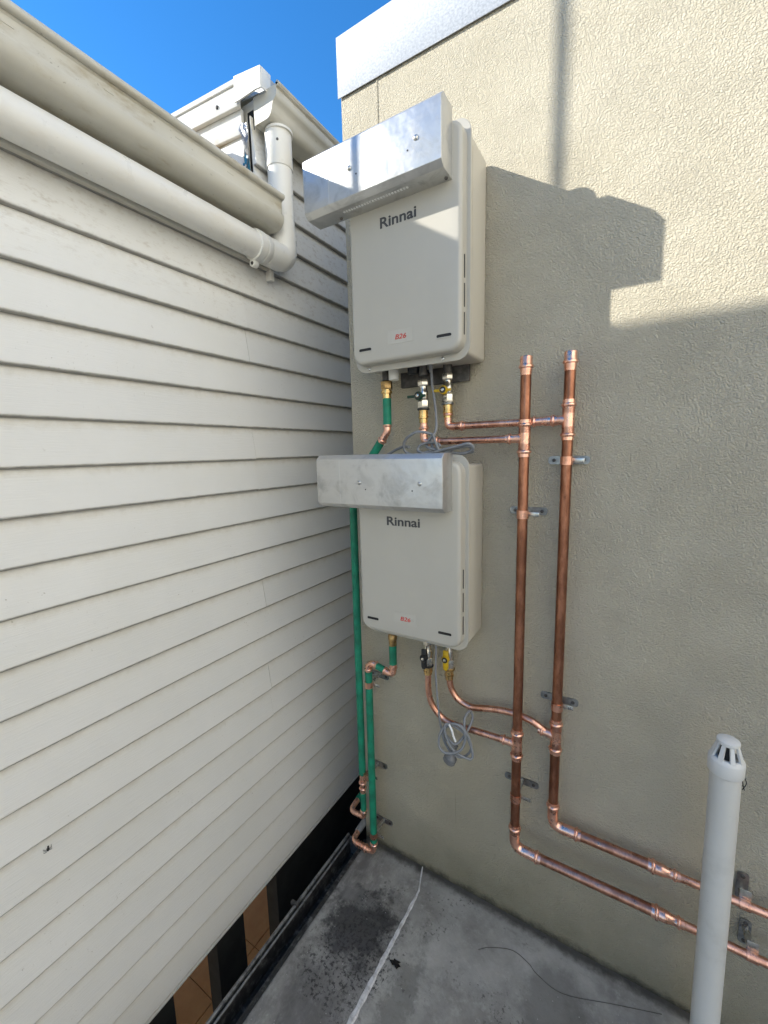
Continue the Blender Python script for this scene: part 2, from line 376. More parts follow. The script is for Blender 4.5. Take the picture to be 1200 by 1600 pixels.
# ------------------------------------------------------------------ rendered wall with metal capping
wall = empty('rendered_wall', (0, 0, 0), 'cream textured masonry wall with galvanised metal capping, heaters mounted on it', 'wall')
WX0 = -.914
build('wall_body', box(B(), WX0, 8, 1.28, 7, -3.5, 1.19), 'render_wall', wall, bevel=.006)
bm = B(); bm_prof = [(1.273, 1.168), (1.273, 1.345), (1.28, 1.352), (7, 1.352), (7, 1.2), (1.276, 1.2), (1.276, 1.168)]
prism(bm, bm_prof, 'x', WX0 - .006, 8)
build('metal_capping', bm, 'zinc_capping', wall, bevel=.0008, seg=1)
rw = tag(build('added_bounce_wall', box(B(), 2.0, 4.6, -9, 1.279, -3.5, 4.6), 'bounce_wall_paint', smooth=0), 'unseen pale house wall added across the slab to bounce sunlight', 'house')  # out-of-view wall added to bounce warm sunlight onto the shaded surfaces
# control joint groove near the corner shown as a thin sealed bead
build('joint_bead', box(B(), -.772, -.768, 1.2785, 1.283, .3, 1.168), 'render_wall', wall)

# ------------------------------------------------------------------ weatherboard house
HX = -1.24
house = empty('weatherboard_house', (-1.5, 0, -1.78), 'cream weatherboard house with long gutter and open space beneath', 'house')
house.location = (0, 0, 0)
E_ = .0952 * 1.24
prof = [(-.003, .008), (.003, .008), (.0045, .0), (.0105, .0), (.0150, .0034), (.0170, .0066), (.0174, .0090), (.0010, E_ + .008), (-.003, E_ + .008)]
prof = [(x - .0174, z) for x, z in prof]
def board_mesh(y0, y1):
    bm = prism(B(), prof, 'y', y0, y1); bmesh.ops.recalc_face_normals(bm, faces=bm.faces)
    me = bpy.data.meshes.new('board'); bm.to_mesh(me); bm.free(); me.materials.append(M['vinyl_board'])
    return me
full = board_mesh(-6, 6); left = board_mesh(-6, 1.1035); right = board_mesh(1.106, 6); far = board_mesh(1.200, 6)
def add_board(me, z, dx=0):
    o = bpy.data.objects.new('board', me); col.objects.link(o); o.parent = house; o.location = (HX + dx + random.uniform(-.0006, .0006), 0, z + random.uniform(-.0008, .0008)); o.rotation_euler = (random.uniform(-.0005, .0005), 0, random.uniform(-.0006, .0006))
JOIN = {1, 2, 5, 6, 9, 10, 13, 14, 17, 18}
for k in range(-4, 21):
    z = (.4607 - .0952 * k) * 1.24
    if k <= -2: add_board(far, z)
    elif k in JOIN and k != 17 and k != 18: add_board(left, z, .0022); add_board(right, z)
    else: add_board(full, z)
ZB = (.4607 - .0952 * 20) * 1.24
build('starter_strip', box(B(), HX - .02, HX + .001, -6, 6, ZB - .008, ZB - .002), 'white_trim', house)
bm = box(B(), HX - .14, HX - .018, -6, 6, ZB - .002, .88); box(bm, HX - .14, HX - .018, 1.22, 6, .885, 1.27)
build('wall_frame', bm, 'fascia_paint', house, smooth=0)
build('floor_frame', box(B(), -5.2, HX - .15, -6, 6, ZB - .02, ZB + .2), 'floor_tile', house, smooth=0)
# trim under the near eave
bm = prism(B(), [(HX - .012, .690), (HX + .010, .690), (HX + .013, .694), (HX + .013, .704), (HX + .008, .708), (HX + .008, .716), (HX + .012, .719), (HX + .012, .730), (HX + .004, .738), (HX - .012, .738)], 'y', -6, 1.222)
build('eave_moulding', bm, 'fascia_paint', house)
build('moulding_stop', box(B(), HX - .012, HX + .016, 1.222, 1.240, .655, .742), 'white_trim', house, bevel=.002)
build('fascia', box(B(), HX - .016, HX + .004, -6, 1.185, .7405, .905), 'fascia_paint', house)
# gutters
def gutter_prof(xb, zb, h):
    o = [(0, h), (0, 0), (.080, 0), (.092, .002), (.104, .009), (.113, .021), (.1165, .034), (.1165, .041), (.1075, .046), (.1060, .052), (.1060, h - .020), (.110, h - .014), (.113, h - .004)]
    i = [(.108, h - .004), (.102, h - .02), (.102, .056), (.109, .040), (.104, .018), (.088, .006), (.003, .004), (.003, h)]
    return [(xb + x, zb + z) for x, z in o + i]
g = build('gutter', prism(B(), gutter_prof(HX + .005, .795, .108), 'y', -6, 1.196), 'gutter_paint', house, smooth=24)
build('bead', tube(B(), [(HX + .1185, -6, .8975), (HX + .1185, 1.2, .8975)], .0105, 14), 'gutter_paint', g)
endp = [(HX + .005 + x, .795 + z) for x, z in ((0, .108), (0, 0), (.080, 0), (.092, .002), (.103, .009), (.111, .020), (.1145, .034), (.113, .044), (.108, .051), (.1065, .056), (.1065, .088), (.113, .092), (.119, .104), (.115, .110))]
build('end_cap', prism(B(), endp, 'y', 1.1965, 1.200), 'gutter_paint', g)
for yy in (.43, .62, .80, .97):
    build('strap_slot', box(B(), HX + .1100, HX + .1120, yy, yy + .022, .866, .8685), 'gutter_paint', g)
def ogee(xb, zb, h):
    return [(xb + x, zb + z) for x, z in ((0, h), (0, 0), (.06, 0), (.070, .002), (.080, .010), (.086, .022), (.089, .034), (.094, .044), (.102, .050), (.108, .056), (.110, .066), (.110, h - .01), (.118, h - .006), (.120, h), (.112, h + .004), (.106, h))]
bm = prism(B(), ogee(HX + .008, 1.162, .088), 'y', 1.195, 6)
gf = build('gutter', bm, 'gutter_paint', house); gf['label'] = 'upper gutter on the taller far part'
build('bead', tube(B(), [(HX + .124, 1.195, 1.252), (HX + .124, 6, 1.252)], .0065, 10), 'gutter_paint', gf)
build('outlet_flange', lathe(B(), [(0, .050), (.008, .050), (.010, .046)], (HX + .058, 1.262, 1.150)), 'pvc_pipe', gf)
# end wall, barge and capping of the taller far part
for k, (z0, z1) in enumerate(((.93, 1.05), (1.05, 1.17))):
    build('end_board', prism(B(), [(1.209 - .012, z0), (1.219, z0), (1.219, z1), (1.208, z1)], 'x', -6, -1.292), 'white_trim', house)
def slope(x): return (-1.16 - x) * .094
def sloped(bm, x0, x1, y0, y1, z0, z1):
    prism(bm, [(x0, z0 + slope(x0)), (x1, z0 + slope(x1)), (x1, z1 + slope(x1)), (x0, z1 + slope(x0))], 'y', y0, y1); return bm
build('barge_board', sloped(B(), -6, -1.294, 1.176, 1.194, 1.226, 1.292), 'white_trim', house, bevel=.003)
build('under_board', sloped(B(), -6, -1.298, 1.1945, 1.2085, 1.150, 1.232), 'white_trim', house, bevel=.003)
build('barge_capping', sloped(B(), -6, -1.292, 1.170, 1.214, 1.2925, 1.310), 'white_trim', house, bevel=.002)
bm = B(); prism(bm, [(-1.294, 1.243), (-1.27, 1.240), (-1.188, 1.240), (-1.163, 1.236), (-1.160, 1.302), (-1.292, 1.323)], 'y', 1.164, 1.1695)
prism(bm, [(-1.166, 1.242), (-1.160, 1.302), (-1.163, 1.304), (-1.170, 1.300), (-1.172, 1.246)], 'y', 1.1700, 1.214)
cap_e = build('capping_end', bm, 'white_trim', house, bevel=.001, seg=1)
build('screw_head', lathe(B(), [(0, .007), (.004, .006), (.006, .003)], (-1.40, 1.176, 1.275), (0, -1, 0), 10), 'rust_steel', house)
# torn foil lining showing at the broken corner
bm = B(); rows = []
for i in range(15):
    z = .93 + i * .0185; w = .030 + .010 * math.sin(i * 1.1)
    rows.append([bm.verts.new((-1.278 + w * (j / 4 - .5) + random.uniform(-.004, .004) + .008 * math.sin(i * .8), 1.186 + random.uniform(-.007, .007) + .008 * (j % 2), z)) for j in range(5)])
for a, b in zip(rows, rows[1:]):
    for j in range(4): bm.faces.new((a[j], a[j + 1], b[j + 1], b[j]))
bmesh.ops.solidify(bm, geom=bm.faces[:], thickness=.001)
build('torn_foil', bm, 'foil', house, smooth=20)
bm = prism(B(), [(-1.312, 1.00), (-1.262, 1.00), (-1.266, 1.06), (-1.282, 1.115), (-1.300, 1.06)], 'y', 1.190, 1.191)
build('lining_sheet', bm, 'blue_sarking', house)
build('corner_gap', box(B(), -1.2915, HX - .02, 1.2195, 1.224, .9, 1.24), 'dark_gap', house)
build('corner_board', box(B(), -1.262, HX - .0185, 1.2005, 1.215, .9, 1.21), 'white_trim', house, bevel=.002)
# roofs and upper storey
def roof(name, x0, z0, x1, z1, y0, y1):
    bm = prism(B(), [(x0, z0), (x1, z1), (x1, z1 + .03), (x0, z0 + .03)], 'y', y0, y1); return build(name, bm, 'roof_metal', house, smooth=0)
build('roof', prism(B(), [(-1.20, .925), (-1.19, .945), (-1.50, 1.213), (-6, 2.42), (-6, 2.38), (-1.50, 1.175)], 'y', -6, 1.13), 'roof_metal', house, smooth=0)
roof('roof', -1.175, 1.275, -6, 1.73, 1.2205, 6)
us = build('upper_storey', box(B(), -6, -1.40, -6, -.12, .95, 1.9), 'fascia_paint', house, smooth=0)
for k in range(8):
    build('upper_board', prism(B(), [(-.12, 1.0 + k * .118), (-.106, 1.0 + k * .118), (-.119, min(1.9, 1.0 + (k + 1) * .118)), (-.12, min(1.9, 1.0 + (k + 1) * .118))], 'x', -6, -1.40), 'vinyl_board', us)
# posts and dark infill under the house
for y0, y1 in ((-.13, 0), (.17, .30), (.475, .603), (.777, .903)):
    build('post', box(B(), HX - .10, HX - .03, y0, y1, -3.5, ZB - .021), 'post_dark', house)
build('infill_panel', box(B(), HX - .10, HX - .03, 1.083, 6, -3.5, ZB - .021), 'post_dark', house)

# tiled floor under the house
tiles = tag(build('lower_floor', box(B(), -6, -1.0, -1, 6, -3.5, -3.41), 'post_dark', smooth=0), 'brown tiled floor down beneath the house', kind='structure')
bm = box(B(), 0, .328, 0, .328, 0, .012); bmesh.ops.recalc_face_normals(bm, faces=bm.faces)
tm = bpy.data.meshes.new('tile'); bm.to_mesh(tm); bm.free(); tm.materials.append(M['floor_tile'])
for i in range(14):
    for j in range(10):
        o = bpy.data.objects.new('tile', tm); col.objects.link(o); o.parent = tiles; o.location = (-5.09 + i * .333, .892 - .333 + (j - 2) * .333, -3.4095)

# roof mast whose shadow falls on the wall
t = empty('roof_mast', (-1.89, .35, 1.05), 'thin grey mast standing on the house roof', 'mast')
build('pole', tube(B(), [(0, 0, 0), (0, 0, 2.6)], .0095, 12), 'galv', t)
build('foot_flange', lathe(B(), [(0, .04), (.012, .04), (.02, .014)], (0, 0, .03)), 'galv', t)

# ------------------------------------------------------------------ roof-water pipe on the house
PX, PZ, PR = -1.187, .728, .0445
dp = empty('downpipe', (PX, 1.25, PZ), 'fat cream plastic downpipe under the gutter turning up at an elbow', 'downpipe')
dp.location = (0, 0, 0)
YV = 1.262
build('pipe', tube(B(), [(PX, -6, PZ), (PX, 1.15, PZ)], PR, 32), 'pvc_pipe', dp)
el = rounded([(PX, 1.175, PZ), (PX, YV, PZ), (PX, YV, PZ + .09)], .07, 10)
build('elbow', tube(B(), [(PX, 1.165, PZ)] + el, PR + .0035, 32), 'pvc_pipe', dp)
build('collar', lathe(B(), [(0, PR + .001), (.002, PR + .0045), (.022, PR + .0045), (.024, PR + .003)], (PX, 1.140, PZ), (0, 1, 0), 32), 'pvc_pipe', dp)
build('pipe', tube(B(), [(PX, YV, PZ + .085), (PX, YV, 1.04)], PR, 32), 'pvc_pipe', dp)
build('sleeve', lathe(B(), [(0, PR + .002), (.002, PR + .0035), (.118, PR + .0035), (.120, PR)], (PX, YV, 1.035), (0, 0, 1), 32), 'pvc_pipe', dp)
cl = build('clip', lathe(B(), [(0, PR + .001), (.001, PR + .006), (.026, PR + .006), (.027, PR + .001)], (PX, 1.108, PZ), (0, 1, 0), 32), 'pvc_pipe', dp)
build('lug', prism(B(), [(PX - .012 + .014 * math.cos(a * PI / 8), PZ - .056 + .014 * math.sin(a * PI / 8)) for a in range(16)], 'y', 1.110, 1.130), 'pvc_pipe', dp, bevel=.001)
build('lug_screw', lathe(B(), [(0, .006), (.002, .005)], (PX - .012, 1.110, PZ - .058), (0, -1, 0), 12), 'rust_steel', dp)
build('rivet', lathe(B(), [(0, .005), (.003, .004), (.004, .001)], (PX + .030, YV - .036, 1.11), (.64, -.77, 0), 10), 'rust_steel', dp)

# ------------------------------------------------------------------ water heaters
HCX = -.5895
def make_heater(zb):
    t = empty('water_heater', (HCX, 1.28, zb), 'upper beige gas water heater, its steel deflector partly in sun', 'water heater', 'wall mounted gas water heaters')
    bm = B(); w, h, cz = .353, .557, .2785
    lay = [(-.150, 0, cz, w, h, .034), (-.179, 0, cz, w - .002, h - .002, .034)]
    for a in range(1, 8):
        s = math.radians(a * 90 / 7); lay.append((-.179 - .012 * math.sin(s), 0, cz, w - .002 - .024 * (1 - math.cos(s)), h - .002 - .024 * (1 - math.cos(s)), .034 - .010 * (1 - math.cos(s))))
    stack_rr(bm, lay, back=False); build('front_cover', bm, 'heater_paint', t, smooth=50)
    bm = B(); stack_rr(bm, [(-.150, 0, .278, .372, .59, .036), (-.1515, 0, .278, .374, .592, .037), (-.1545, 0, .278, .374, .592, .037), (-.156, 0, .278, .372, .59, .036)])
    fl = build('flange', bm, 'heater_paint', t)
    bm = B(); box(bm, -.180, .180, -.1495, -.004, -.003, .545); build('case', bm, 'case_paint', t, bevel=.010, seg=3)
    bm = box(B(), .1790, .1810, -.125, -.1235, .03, .52); build('case_seam', bm, 'case_paint', t)
    for x in (-.138, .1085): build('screw', lathe(B(), [(0, .0055), (.002, .0055), (.0035, .003)], (x, -.156, -.0075), (0, -1, 0), 12), 'steel', fl)
    for x, z in ((-.1285, .0425), (.1265, .0440)):
        s = build('vent_slot', prism(B(), rrect(x, z, .043, .0085, .004, 3), 'y', -.1918, -.186), 'dark_gap', t)
        build('slot_lip', prism(B(), rrect(x, z - .0052, .043, .003, .0014, 3), 'y', -.1925, -.186), 'heater_paint', s, bevel=.0006)
    for z0, z1 in ((.185, .243), (.113, .172), (.043, .100)):
        build('side_slot', prism(B(), rrect(-.170, (z0 + z1) / 2, .005, z1 - z0, .0022, 3), 'x', .172, .1768), 'dark_gap', t)
    text_obj('logo_text', 'Rinnai', .0385, 'logo_grey', t, (-.009, -.1915, .361), .0006, .0007, 0, .114)
    text_obj('model_text', 'B26', .0185, 'red_print', t, (-.006, -.1921, .0565), .0003, .0002, .18, .036)
    build('sticker', prism(B(), rrect(-.008, .0635, .082, .037, .002, 2), 'y', -.1917, -.188), 'sticker', t)
    # exhaust deflector
    x0, x1 = -.2815, .1505
    bm = prism(B(), [(-.190, .417), (-.246, .417), (-.2605, .430), (-.2605, .566), (-.246, .580), (-.190, .580)], 'x', x0, x1)
    d = build('exhaust_deflector', bm, 'stainless', t, bevel=.0012, seg=2)
    build('sheet_lap', box(B(), x0 + .090, x0 + .0915, -.2613, -.259, .431, .565), 'stainless', d)
    for x in (-.118, .083):
        build('screw', lathe(B(), [(0, .0065), (.0012, .0065), (.0035, .0045), (.0045, .002)], (x, -.2605, .497), (0, -1, 0), 12), 'steel', d)
    for x in (-.096, .060):
        build('rivet_hole', lathe(B(), [(0, .0022), (.0006, .0022)], (x, -.2605, .477), (0, -1, 0), 8), 'dark_gap', d)
    bm = B()
    for i in range(24): box(bm, -.165 + i * .0088, -.165 + i * .0088 + .0052, -.230, -.223, .4155, .418)
    build('perforation_light', bm, 'tie_white_slot_light', d, smooth=0)  # slots coloured white to stand for sunlight shining through them
    for x in (-.19, .14): build('screw', lathe(B(), [(0, .005), (.003, .004)], (x, -.205, .417), (0, 0, -1), 10), 'rust_steel', d)
    # underside fittings
    build('mounting_bracket', box(B(), -.105, .135, -.016, -.005, -.052, .0), 'rust_steel', t, bevel=.002)
    build('drain_stub', lathe(B(), [(0, .0165), (.034, .0165), (.036, .0145), (.034, .0125)], (-.086, -.095, -.002), (0, 0, -1), 20), 'white_plastic', t)
    build('filter_cap', lathe(B(), [(0, .017), (.022, .017), (.026, .013)], (-.02, -.090, -.002), (0, 0, -1), 18), 'black_plastic', t)
    build('cord_gland', lathe(B(), [(0, .007), (.022, .006), (.026, .004)], (.035, -.078, .0), (0, 0, -1), 14), 'cable_grey', t)
    for sx, sy in ((-.122, -.08), (.0095, -.08), (.0765, -.045)): build('connection_stub', lathe(B(), [(-.01, .014), (.033, .014)], (sx, sy, 0), (0, 0, -1), 16), 'rust_steel', t)
    return t
h1 = make_heater(.262)
h2 = copy_tree(h1); h2.location = (HCX, 1.28, -.587); h2['label'] = 'lower beige gas water heater in full shade, with grey cable heaped on top'

# ------------------------------------------------------------------ valves
def valve(x, y, ztop, z0, z1, ze, lever, hm, label, ring):
    """ztop: heater underside, z0..z1 nickel body, ze: end of brass nut"""
    t = empty('ball_valve', (x, y, ze), label, 'valve', 'isolation valves under the heaters')
    o = Vector((x, y, ze)); D = (0, 0, -1)
    def L(z): return Vector((0, 0, z - ze))
    bm = hexnut(B(), L(z0 + .020), D, .019, .0175); build('union_nut', bm, 'nickel', t)
    H = z0 - z1
    bm = lathe(B(), [(0, .0125), (H * .15, .0125), (H * .22, .015), (H * .40, .0165), (H * .55, .0165), (H * .62, .0145)], L(z0), D, 20); hexnut(bm, L(z0 - H * .62), D, H * .38, .0178)
    build('body', bm, 'nickel', t)
    build('ring', lathe(B(), [(0, .017), (.002, .0195), (.005, .0195), (.007, .017)], L(z1), D, 18), ring, t)
    e = z1 - .007 - ze
    bm = lathe(B(), [(0, .0145), (e * .5, .0145), (e * .52, .016), (e * .62, .016), (e * .66, .0135), (e, .0135)], L(z1 - .007), D, 18); build('brass_tail', bm, 'brass', t)
    zc = (z0 - H * .48) - ze
    hd = build('handle', lathe(B(), [(0, .006), (.014, .006), (.016, .0125), (.026, .0135), (.030, .011)], (0, -.010, zc), (0, -1, 0), 18), hm, t)
    bm = B()
    if lever == 'x': box(bm, -.041, .022, -.032, -.026, zc - .0042, zc + .0042)
    else: prism(bm, [(-.0085, zc + .030), (.0085, zc + .030), (.010, zc), (.0095, zc - .030), (.004, zc - .040), (-.007, zc - .040), (-.0095, zc - .030), (-.010, zc)], 'y', -.034, -.026)
    build('lever', bm, hm, hd, bevel=.002)
    build('handle_ring', lathe(B(), [(0, .0098), (.0012, .0098), (.0014, .006)], (0, -.040, zc), (0, -1, 0), 18), 'black_plastic', hd)
    build('spindle_screw', lathe(B(), [(0, .0052), (.002, .0048), (.003, .002)], (0, -.0412, zc), (0, -1, 0), 12), 'nickel', hd)
    return t
valve(-.580, 1.20, .262, .197, .132, .086, 'x', 'green_plastic', 'nickel water valve under the upper heater, dark green lever set sideways', 'black_plastic')
valve(-.513, 1.235, .262, .213, .146, .100, 'x', 'yellow_plastic', 'nickel gas valve under the upper heater, yellow lever set sideways', 'galv')
valve(-.572, 1.20, -.587, -.650, -.722, -.757, 'z', 'black_plastic', 'water valve under the lower heater, black lever hanging down', 'black_plastic')
valve(-.509, 1.235, -.587, -.648, -.735, -.775, 'z', 'yellow_plastic', 'gas valve under the lower heater, yellow lever hanging down', 'old_brass')

# ------------------------------------------------------------------ copper pipework
def socket(bm, p, d, r, ln=.030):
    """press socket: starts at p, runs along d; bead near the outer end"""
    e = .0016
    lathe(bm, [(0, r + e), (ln * .55, r + e), (ln * .60, r + .0042), (ln * .68, r + .0054), (ln * .78, r + .0054), (ln * .86, r + .0040), (ln * .90, r + .0020), (ln * 1.2, r + .0018), (ln * 1.22, r)], p, d, 22)
    return bm
def pipe(t, pts, r, mat='copper_pipe', seg=20, name='pipe'):
    return build(name, tube(B(), pts, r, seg), mat, t)
def tee(t, p, r, d, rb, h=.033):
    p = Vector(p); bm = B()
    lathe(bm, [(-h - .004, r + .0016), (h + .004, r + .0016)], p, (0, 0, 1), 22)
    socket(bm, p + Vector((0, 0, h - .018)), (0, 0, 1), r); socket(bm, p - Vector((0, 0, h - .018)), (0, 0, -1), r)
    d = Vector(d).normalized()
    lathe(bm, [(r * .3, r * .95), (r * 1.15, r * .9), (r * 1.5, rb + .0022), (r * 1.7, rb + .0016), (r * 1.7 + .012, rb + .0016)], p, d, 20)
    socket(bm, p + d * (r * 1.7), d, rb, .022)
    return build('tee', bm, 'copper_fitting', t)
def elbow(t, a, c, b, r, name='elbow'):
    """a -> corner c -> b; sockets at both ends"""
    a, c, b = Vector(a), Vector(c), Vector(b); bm = B()
    tube(bm, rounded([a, c, b], (a - c).length * .93, 10), r + .0016, 22)
    socket(bm, a + (c - a).normalized() * .012, (a - c), r, .026); socket(bm, b + (c - b).normalized() * .012, (b - c), r, .026)
    return build(name, bm, 'copper_fitting', t)
def reducer(t, p, d, r1, r2, ln=.062):
    p = Vector(p); d = Vector(d).normalized(); bm = B()
    socket(bm, p + d * .028, -d, r1, .026); lathe(bm, [(.02, r1 + .0016), (.032, r1 + .0012), (.042, r2 + .002), (.05, r2 + .0016)], p, d, 22); socket(bm, p + d * .042, d, r2, .024)
    return build('reducer', bm, 'copper_fitting', t)
RB = .0105; RR = .0142
XL, YL, XR, YR = -.2705, 1.20, -.1645, 1.235
def end_cap(t, x, y, z, r):
    bm = B(); lathe(bm, [(0, r + .0018), (.004, r + .0018), (.006, r + .0052), (.010, r + .0056), (.013, r + .0038), (.016, r + .002), (.034, r + .002), (.0355, r + .0008), (.034, r - .0006), (.020, r - .0010)], (x, y, z - .022), (0, 0, 1), 24)
    lathe(bm, [(0, r), (.014, r + .0016)], (x, y, z - .036), (0, 0, 1), 24)
    return build('end_cap', bm, 'copper_fitting', t)
ws = empty('copper_pipework', (0, 0, 0), 'left copper riser with capped top, feeding the water valves, turning right near the slab', 'pipework', 'copper pipe runs on the cream wall')
end_cap(ws, XL, YL, .232, RR)
pipe(ws, [(XL, YL, .215), (XL, YL, .062)], RR)
tee(ws, (XL, YL, .027), RR, (-1, 0, 0), RB)
pipe(ws, [(XL, YL, -.005), (XL, YL, -.875)], RR)
tee(ws, (XL, YL, -.908), RR, (-1, 0, 0), RB)
pipe(ws, [(XL, YL, -.94), (XL, YL, -1.20)], RR)
elbow(ws, (XL, YL, -1.210), (XL, YL, -1.272), (XL + .062, YL, -1.274), RR)
pipe(ws, [(XL + .06, YL, -1.274), (.12, YL, -1.272)], RR, 'copper_low')
reducer(ws, (.105, YL, -1.272), (1, 0, 0), RR, RB)
pipe(ws, [(.13, YL, -1.272), (3, YL, -1.272)], RB, 'copper_branch')
pipe(ws, [(XL - .03, YL, .027), (-.537, YL, .027)], RB, 'copper_branch')
elbow(ws, (-.541, YL, .027), (-.579, YL, .027), (-.579, YL, .063), RB)
pipe(ws, [(-.579, YL, .06), (-.579, YL, .09)], RB, 'copper_fitting')
pipe(ws, catmull([(-.572, YL, -.755), (-.572, YL, -.79), (-.570, YL, -.825), (-.558, YL, -.866), (-.523, YL, -.902), (-.476, YL, -.914), (-.40, YL, -.911), (-.33, YL, -.909), (-.30, YL, -.908)], 5), RB, 'copper_branch')
gs = empty('copper_pipework', (0, 0, 0), 'right copper riser with capped top, feeding the gas valves, turning right above the other run', 'pipework', 'copper pipe runs on the cream wall')
end_cap(gs, XR, YR, .237, RR)
pipe(gs, [(XR, YR, .215), (XR, YR, .105)], RR)
tee(gs, (XR, YR, .073), RR, (-1, 0, 0), RB, .036)
reducer(gs, (-.262, YR, .073), (1, 0, 0), RB, RB + .0012, .05)
pipe(gs, [(XR - .03, YR, .073), (-.47, YR, .073)], RB, 'copper_branch')
elbow(gs, (-.474, YR, .073), (-.512, YR, .073), (-.512, YR, .103), RB)
pipe(gs, [(XR, YR, .04), (XR, YR, -.83)], RR)
tee(gs, (XR, YR, -.865), RR, (-1, 0, .12), RB, .038)
pipe(gs, [(XR, YR, -.90), (XR, YR, -1.105)], RR)
elbow(gs, (XR, YR, -1.108), (XR, YR, -1.168), (XR + .062, YR, -1.168), RR)
pipe(gs, [(XR + .06, YR, -1.168), (.11, YR, -1.168)], RR, 'copper_low')
reducer(gs, (.092, YR, -1.168), (1, 0, 0), RR, RB)
pipe(gs, [(.12, YR, -1.168), (3, YR, -1.168)], RB, 'copper_branch')
pipe(gs, catmull([(-.509, YR, -.77), (-.506, YR, -.792), (-.498, YR, -.815), (-.475, YR, -.842), (-.433, YR, -.855), (-.395, YR, -.848), (-.357, YR, -.839), (-.30, YR, -.832), (-.24, YR, -.838), (-.195, YR, -.858)], 5), RB, 'copper_branch')

# ------------------------------------------------------------------ pipe clips
def clip(x, y, z, r, vert, label, wd=.108, dz=0.):
    t = empty('pipe_clip', (x, 1.28, z), label, 'pipe clip', 'saddle clips holding the pipes')
    q = wd / 2; plate = []
    a = (1.28 - y)
    if vert: bm = prism(B(), rrect(0, 0, wd, .023, .008, 5), 'y', -.0045, -.0015)
    else: bm = prism(B(), rrect(0, dz, .025, wd, .008, 5), 'y', -.0045, -.0015)
    build('base_plate', bm, 'galv', t)
    for s in (-1, 1):
        p = (s * q * .72, -.0045, 0) if vert else (0, -.0045, dz + s * q * .72)
        sc = build('screw', lathe(B(), [(0, .0052), (.002, .005), (.003, .0025)], p, (0, -1, 0), 10), 'rust_steel', t)
    # standoff stud and strap
    build('standoff', lathe(B(), [(0, .0075), (a - r - .004, .0075)], (0, -.0045, 0), (0, -1, 0), 10), 'steel', t)
    bm = B(); lathe(bm, [(-.0115, r + .0006), (-.0115, r + .0024), (.0115, r + .0024), (.0115, r + .0006)], (0, -a, 0), (0, 0, 1) if vert else (1, 0, 0), 22)
    build('strap', bm, 'copper_branch', t)
    if vert: bm = box(B(), r + .001, r + .030, -a - .0015 + r * .6, -a + .0015 + r * .6, -.006, .006)
    else: bm = box(B(), -.012, .012, -a + .002, -a + .005, r + .001, r + .028)
    build('strap_tab', bm, 'steel', t, bevel=.001)
    return t
clip(XR, YR, -.036, RR, True, 'upper clip on the right copper riser')
clip(XL, YL, -.186, RR, True, 'upper clip on the left copper riser')
clip(XR, YR, -.766, RR, True, 'clip on the right riser just above its lower tee')
clip(XL, YL, -1.093, RR, True, 'clip on the left riser just above its bottom elbow')
clip(.298, YR, -1.168, RB, False, 'clip behind the vent pipe on the upper horizontal copper pipe', .078, .014)
clip(.314, YL, -1.272, RB, False, 'clip behind the vent pipe on the lower horizontal copper pipe', .074, -.016)
GY = 1.200
clip(-.819, GY, -.868, .0128, True, 'clip at the top of the right green pipe below the heater', .085)
clip(-.840, GY, -1.262, .0125, True, 'clip holding both green pipes near the copper joint', .090)
clip(-.818, GY, -1.515, .0128, True, 'clip at the foot of the right green pipe by the slab', .085)

# ------------------------------------------------------------------ green lagged hot water pipes
def gpipe(t, pts, r=.0138): return build('lagging', tube(B(), pts, r, 18), 'green_lagging', t)
g1 = empty('lagged_pipe', (0, 0, 0), 'long green lagged pipe from the upper heater passing behind the lower one', 'pipe', 'green lagged hot water pipes')
XG, YG = -.712, 1.20
bm = hexnut(B(), (XG, YG, .226), (0, 0, -1), .026, .0195); build('union_nut', bm, 'old_brass', g1)
bm = lathe(B(), [(0, .0155), (.012, .0155), (.013, .0185), (.020, .0185), (.021, .0145), (.036, .0145)], (XG, YG, .208), (0, 0, -1), 18); build('brass_tail', bm, 'brass', g1)
gpipe(g1, [(XG, YG, .178), (XG, YG, .088)])
el = rounded([(XG, YG, .092), (XG, YG, .066), (XG - .03, YG, .028)], .03, 6); build('elbow', tube(B(), el, .0118, 18), 'copper_fitting', g1)
bm = socket(B(), (XG, YG, .07), (0, 0, 1), .0105, .018); socket(bm, (XG - .012, YG, .050), (-.62, 0, -.785), .0105, .020); build('crimp', bm, 'copper_fitting', g1)
gpipe(g1, catmull([(XG - .028, YG, .031), (XG - .085, YG, -.042), (XG - .118, YG, -.085), (-.855, YG, -.13), (-.862, YG, -.20), (-.863, YG, -.4), (-.863, YG, -1.262)], 6), .0138)
bm = B(); tube(bm, [(-.863, YG, -1.26), (-.863, YG, -1.345)], .0112, 18); socket(bm, (-.863, YG, -1.318), (0, 0, 1), .0105, .024); socket(bm, (-.863, YG, -1.308), (0, 0, -1), .0100, .024)
build('coupling', bm, 'copper_fitting', g1)
gpipe(g1, [(-.863, YG, -1.345), (-.863, YG, -1.428)], .0115)
pts = rounded([(-.863, YG, -1.425), (-.863, YG, -1.458), (-.930, YG, -1.458), (-.930, YG + .055, -1.452), (-.930, 1.5, -1.44)], .024, 7)
build('bend', tube(B(), pts, .0105, 16), 'copper_fitting', g1)
bm = socket(B(), (-.863, YG, -1.440), (0, 0, 1), .0095, .018); build('crimp', bm, 'copper_fitting', g1)
gpipe(g1, [(-.930, YG + .052, -1.4525), (-.930, 1.5, -1.438)], .0125)

